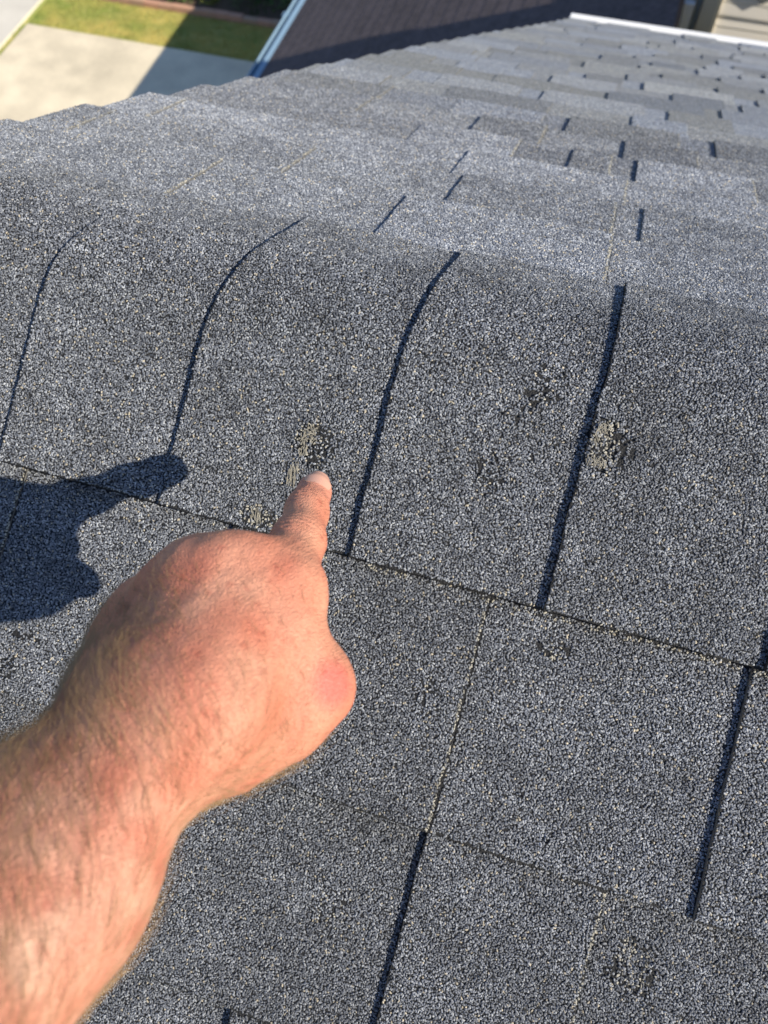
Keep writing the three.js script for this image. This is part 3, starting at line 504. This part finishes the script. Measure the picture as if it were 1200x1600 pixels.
  const id = new Int32Array(F.length).fill(-1), pos = [], nor = [], idx = [];
  const G = (x, y, z) => { const e = 0.0007, gx = field(x + e, y, z) - field(x - e, y, z), gy = field(x, y + e, z) - field(x, y - e, z), gz = field(x, y, z + e) - field(x, y, z - e), l = Math.hypot(gx, gy, gz) || 1; return [gx / l, gy / l, gz / l]; };
  for (let k = 0; k < n[2] - 1; k++) for (let j = 0; j < n[1] - 1; j++) for (let i = 0; i < n[0] - 1; i++) {
    let m = 0; for (let q = 0; q < 8; q++) if (F[at(i + (q & 1), j + ((q >> 1) & 1), k + (q >> 2))] < 0) m |= 1 << q;
    if (m === 0 || m === 255) continue;
    let sx = 0, sy = 0, sz = 0, c = 0;
    for (let a = 0; a < 8; a++) for (const bit of [1, 2, 4]) { if (a & bit) continue; const b = a | bit; if (((m >> a) & 1) === ((m >> b) & 1)) continue; const fa = F[at(i + (a & 1), j + ((a >> 1) & 1), k + (a >> 2))], fb = F[at(i + (b & 1), j + ((b >> 1) & 1), k + (b >> 2))], t = fa / (fa - fb); sx += (a & 1) + (bit === 1 ? t : 0); sy += ((a >> 1) & 1) + (bit === 2 ? t : 0); sz += (a >> 2) + (bit === 4 ? t : 0); c++; }
    const X = lo[0] + (i + sx / c) * cs, Y = lo[1] + (j + sy / c) * cs, Z = lo[2] + (k + sz / c) * cs; id[at(i, j, k)] = pos.length / 3; pos.push(X, Y, Z); nor.push(...G(X, Y, Z));
  }
  const quad = (a, b, c, d, f) => { if (a < 0 || b < 0 || c < 0 || d < 0) return; if (f) idx.push(a, b, c, a, c, d); else idx.push(a, c, b, a, d, c); };
  for (let k = 1; k < n[2] - 1; k++) for (let j = 1; j < n[1] - 1; j++) for (let i = 1; i < n[0] - 1; i++) {
    const s = F[at(i, j, k)] < 0;
    if (s !== F[at(i + 1, j, k)] < 0) quad(id[at(i, j - 1, k - 1)], id[at(i, j, k - 1)], id[at(i, j, k)], id[at(i, j - 1, k)], s);
    if (s !== F[at(i, j + 1, k)] < 0) quad(id[at(i - 1, j, k - 1)], id[at(i - 1, j, k)], id[at(i, j, k)], id[at(i, j, k - 1)], s);
    if (s !== F[at(i, j, k + 1)] < 0) quad(id[at(i - 1, j - 1, k)], id[at(i, j - 1, k)], id[at(i, j, k)], id[at(i - 1, j, k)], s);
  }
  // skin colour: blotches, freckles, a rubbed red thumb knuckle, faint blue veins
  const KNUCKLE = [-0.0457, 7.3577, 0.2387]; const col = [], uv = [], near = (p, a, r) => Math.max(0, 1 - Math.hypot(p[0] - a[0], p[1] - a[1], p[2] - a[2]) / r);
  for (let q = 0; q < pos.length; q += 3) {
    const p = [pos[q], pos[q + 1], pos[q + 2]], b = fbm(p[0] * 48, p[1] * 48, p[2] * 48), s = noise(p[0] * 400, p[1] * 400, p[2] * 400), arm1 = smooth(0.26, 0.33, p[2]);
    let c = [0.59, 0.252, 0.164]; const red = clamp(0.5 + 0.75 * b, 0, 1);
    c = [c[0] * lerp(1.06, 0.96, red), c[1] * lerp(1.18, 0.78, red), c[2] * lerp(1.2, 0.76, red)];
    const mo = clamp(0.5 + 1.2 * noise(p[0] * 85, p[1] * 85 + 4, p[2] * 85), 0, 1) * arm1; c = [c[0] * (1 - 0.10 * arm1 + 0.12 * mo), c[1] * (1 - 0.16 * arm1 + 0.46 * mo), c[2] * (1 - 0.14 * arm1 + 0.54 * mo)];
    const kn = near(p, KNUCKLE, 0.011) * 1.8; c = [c[0] * (1 + 0.05 * Math.min(1, kn)), c[1] * (1 - 0.32 * Math.min(1, kn)), c[2] * (1 - 0.2 * Math.min(1, kn))];
    const tip = near(p, J.i_tip, 0.02); c = [c[0] * (1 + 0.05 * tip), c[1] * (1 + 0.02 * tip), c[2] * (1 + 0.14 * tip)];
    const fr = smooth(0.42, 0.6, noise(p[0] * 230 + 9, p[1] * 230, p[2] * 230)) * 0.22; c = [c[0] * (1 - 0.5 * fr), c[1] * (1 - fr), c[2] * (1 - fr)];
    const v = 1 + 0.10 * s; col.push(c[0] * v, c[1] * v, c[2] * v); uv.push(p[0] / 0.05, (p[2] * 0.9 - p[1] * 0.44) / 0.05);
  }
  const g = new THREE.BufferGeometry(); g.setAttribute('position', new THREE.Float32BufferAttribute(pos, 3)); g.setAttribute('normal', new THREE.Float32BufferAttribute(nor, 3)); g.setAttribute('color', new THREE.Float32BufferAttribute(col, 3)); g.setAttribute('uv', new THREE.Float32BufferAttribute(uv, 2)); g.setIndex(idx);
  const s1 = tileNoise(512, 96, 71), s2 = tileNoise(512, 190, 72), s3 = tileNoise(512, 24, 73);
  const bump = dataTex(512, (i, j) => { const k = 0.5 * Math.abs(s1(i, j) - 0.5) * 2 + 0.3 * Math.abs(s2(i, j) - 0.5) * 2 + 0.3 * s3(i, j); return [k, k, k]; }, false);
  const skin = new THREE.MeshPhysicalMaterial({ vertexColors: true, roughness: 0.5, bumpMap: bump, bumpScale: 0.0006, specularIntensity: 0.6 });
  const body = mesh('person', g, skin);
  body.userData = { label: 'bare left forearm and hand with pointing index finger, thumb and other fingers tucked', category: 'person' };
  // fingernail
  {
    const D = V(...J.i_tip).sub(V(...J.i_dip)).normalize(), up0 = V(0.25, 0.86, 0.5), U = up0.sub(D.clone().multiplyScalar(up0.dot(D))).normalize(), R = new THREE.Vector3().crossVectors(D, U).normalize();
    const ng = slab((a, b, t) => { const f = (a - 0.5) * 1.75 * (1 - 0.25 * (2 * b - 1) ** 4), rr = 0.00835 - 0.0012 * smooth(0.55, 1, b) + t; const along = lerp(-0.005, 0.0068, b) - 0.0012 * (2 * a - 1) ** 2 * (b > 0.5 ? 1 : -0.6); return V(...J.i_tip).addScaledVector(D, along).addScaledVector(U, Math.cos(f) * rr).addScaledVector(R, Math.sin(f) * rr); }, 12, 10, 0.0005);
    const m = new THREE.MeshPhysicalMaterial({ color: lin(0.66, 0.36, 0.27), roughness: 0.35 });
    mesh('fingernail', ng, [m, m], body);
  }
  // body hair: fine tapering strands lying towards the little finger side
  {
    const r = rng(52), hp = [], hi2 = [], nv = pos.length / 3, axis = V(J.f1_rad[0] - J.w_rad[0], J.f1_rad[1] - J.w_rad[1], J.f1_rad[2] - J.w_rad[2]).normalize();
    let made = 0;
    for (let tries = 0; tries < 200000 && made < 11000; tries++) {
      const q = Math.floor(r() * nv), p = V(pos[3 * q], pos[3 * q + 1], pos[3 * q + 2]), N = V(nor[3 * q], nor[3 * q + 1], nor[3 * q + 2]);
      if (p.z > 0.41 || N.y * 0.89 + N.z * 0.45 < -0.15) continue;
      const onArm = smooth(0.245, 0.275, p.z), ul = smooth(-0.085, -0.115, p.x);
      let w = 0.12 + 0.38 * onArm + 0.85 * ul * smooth(0.215, 0.24, p.z); if (p.z < 0.212) w = 0.02; if (p.x > -0.06 && p.z < 0.245) w *= 0.3;
      if (r() > w) continue;
      const T = V(-0.8, -0.1, -0.25).addScaledVector(axis, -0.25 - 0.4 * onArm).add(V(r() - 0.5, r() - 0.5, r() - 0.5).multiplyScalar(0.9)); T.addScaledVector(N, -T.dot(N)).normalize();
      const side = new THREE.Vector3().crossVectors(N, T), len = (0.006 + 0.007 * r()) * (0.8 + 0.6 * onArm), bend = (r() - 0.5) * 0.7, rise = 0.25 + 0.4 * r(), base = hp.length / 3, K = 5, r0 = 0.00004 + 0.000025 * r();
      for (let k = 0; k <= K; k++) {
        const f = k / K, c = p.clone().addScaledVector(T, len * f).addScaledVector(N, len * rise * (f - 0.75 * f * f)).addScaledVector(side, len * bend * f * f), rr = r0 * (1 - 0.75 * f);
        for (let a = 0; a < 3; a++) { const an = a * 2.0944, u = c.clone().addScaledVector(N, Math.cos(an) * rr).addScaledVector(side, Math.sin(an) * rr); hp.push(u.x, u.y, u.z); }
        if (k) for (let a = 0; a < 3; a++) { const A = base + (k - 1) * 3 + a, B = base + (k - 1) * 3 + ((a + 1) % 3), C = A + 3, Dd = B + 3; hi2.push(A, B, Dd, A, Dd, C); }
      }
      made++;
    }
    const hg = new THREE.BufferGeometry(); hg.setAttribute('position', new THREE.Float32BufferAttribute(hp, 3)); hg.setIndex(hi2); hg.computeVertexNormals();
    const hm = mesh('body_hair', hg, std({ color: lin(0.36, 0.235, 0.12), roughness: 0.4 }), body); hm.userData.kind = 'stuff';
  }
  console.log('hand vertices', pos.length / 3, 'stones', stones);
}

renderer.render(scene, camera);
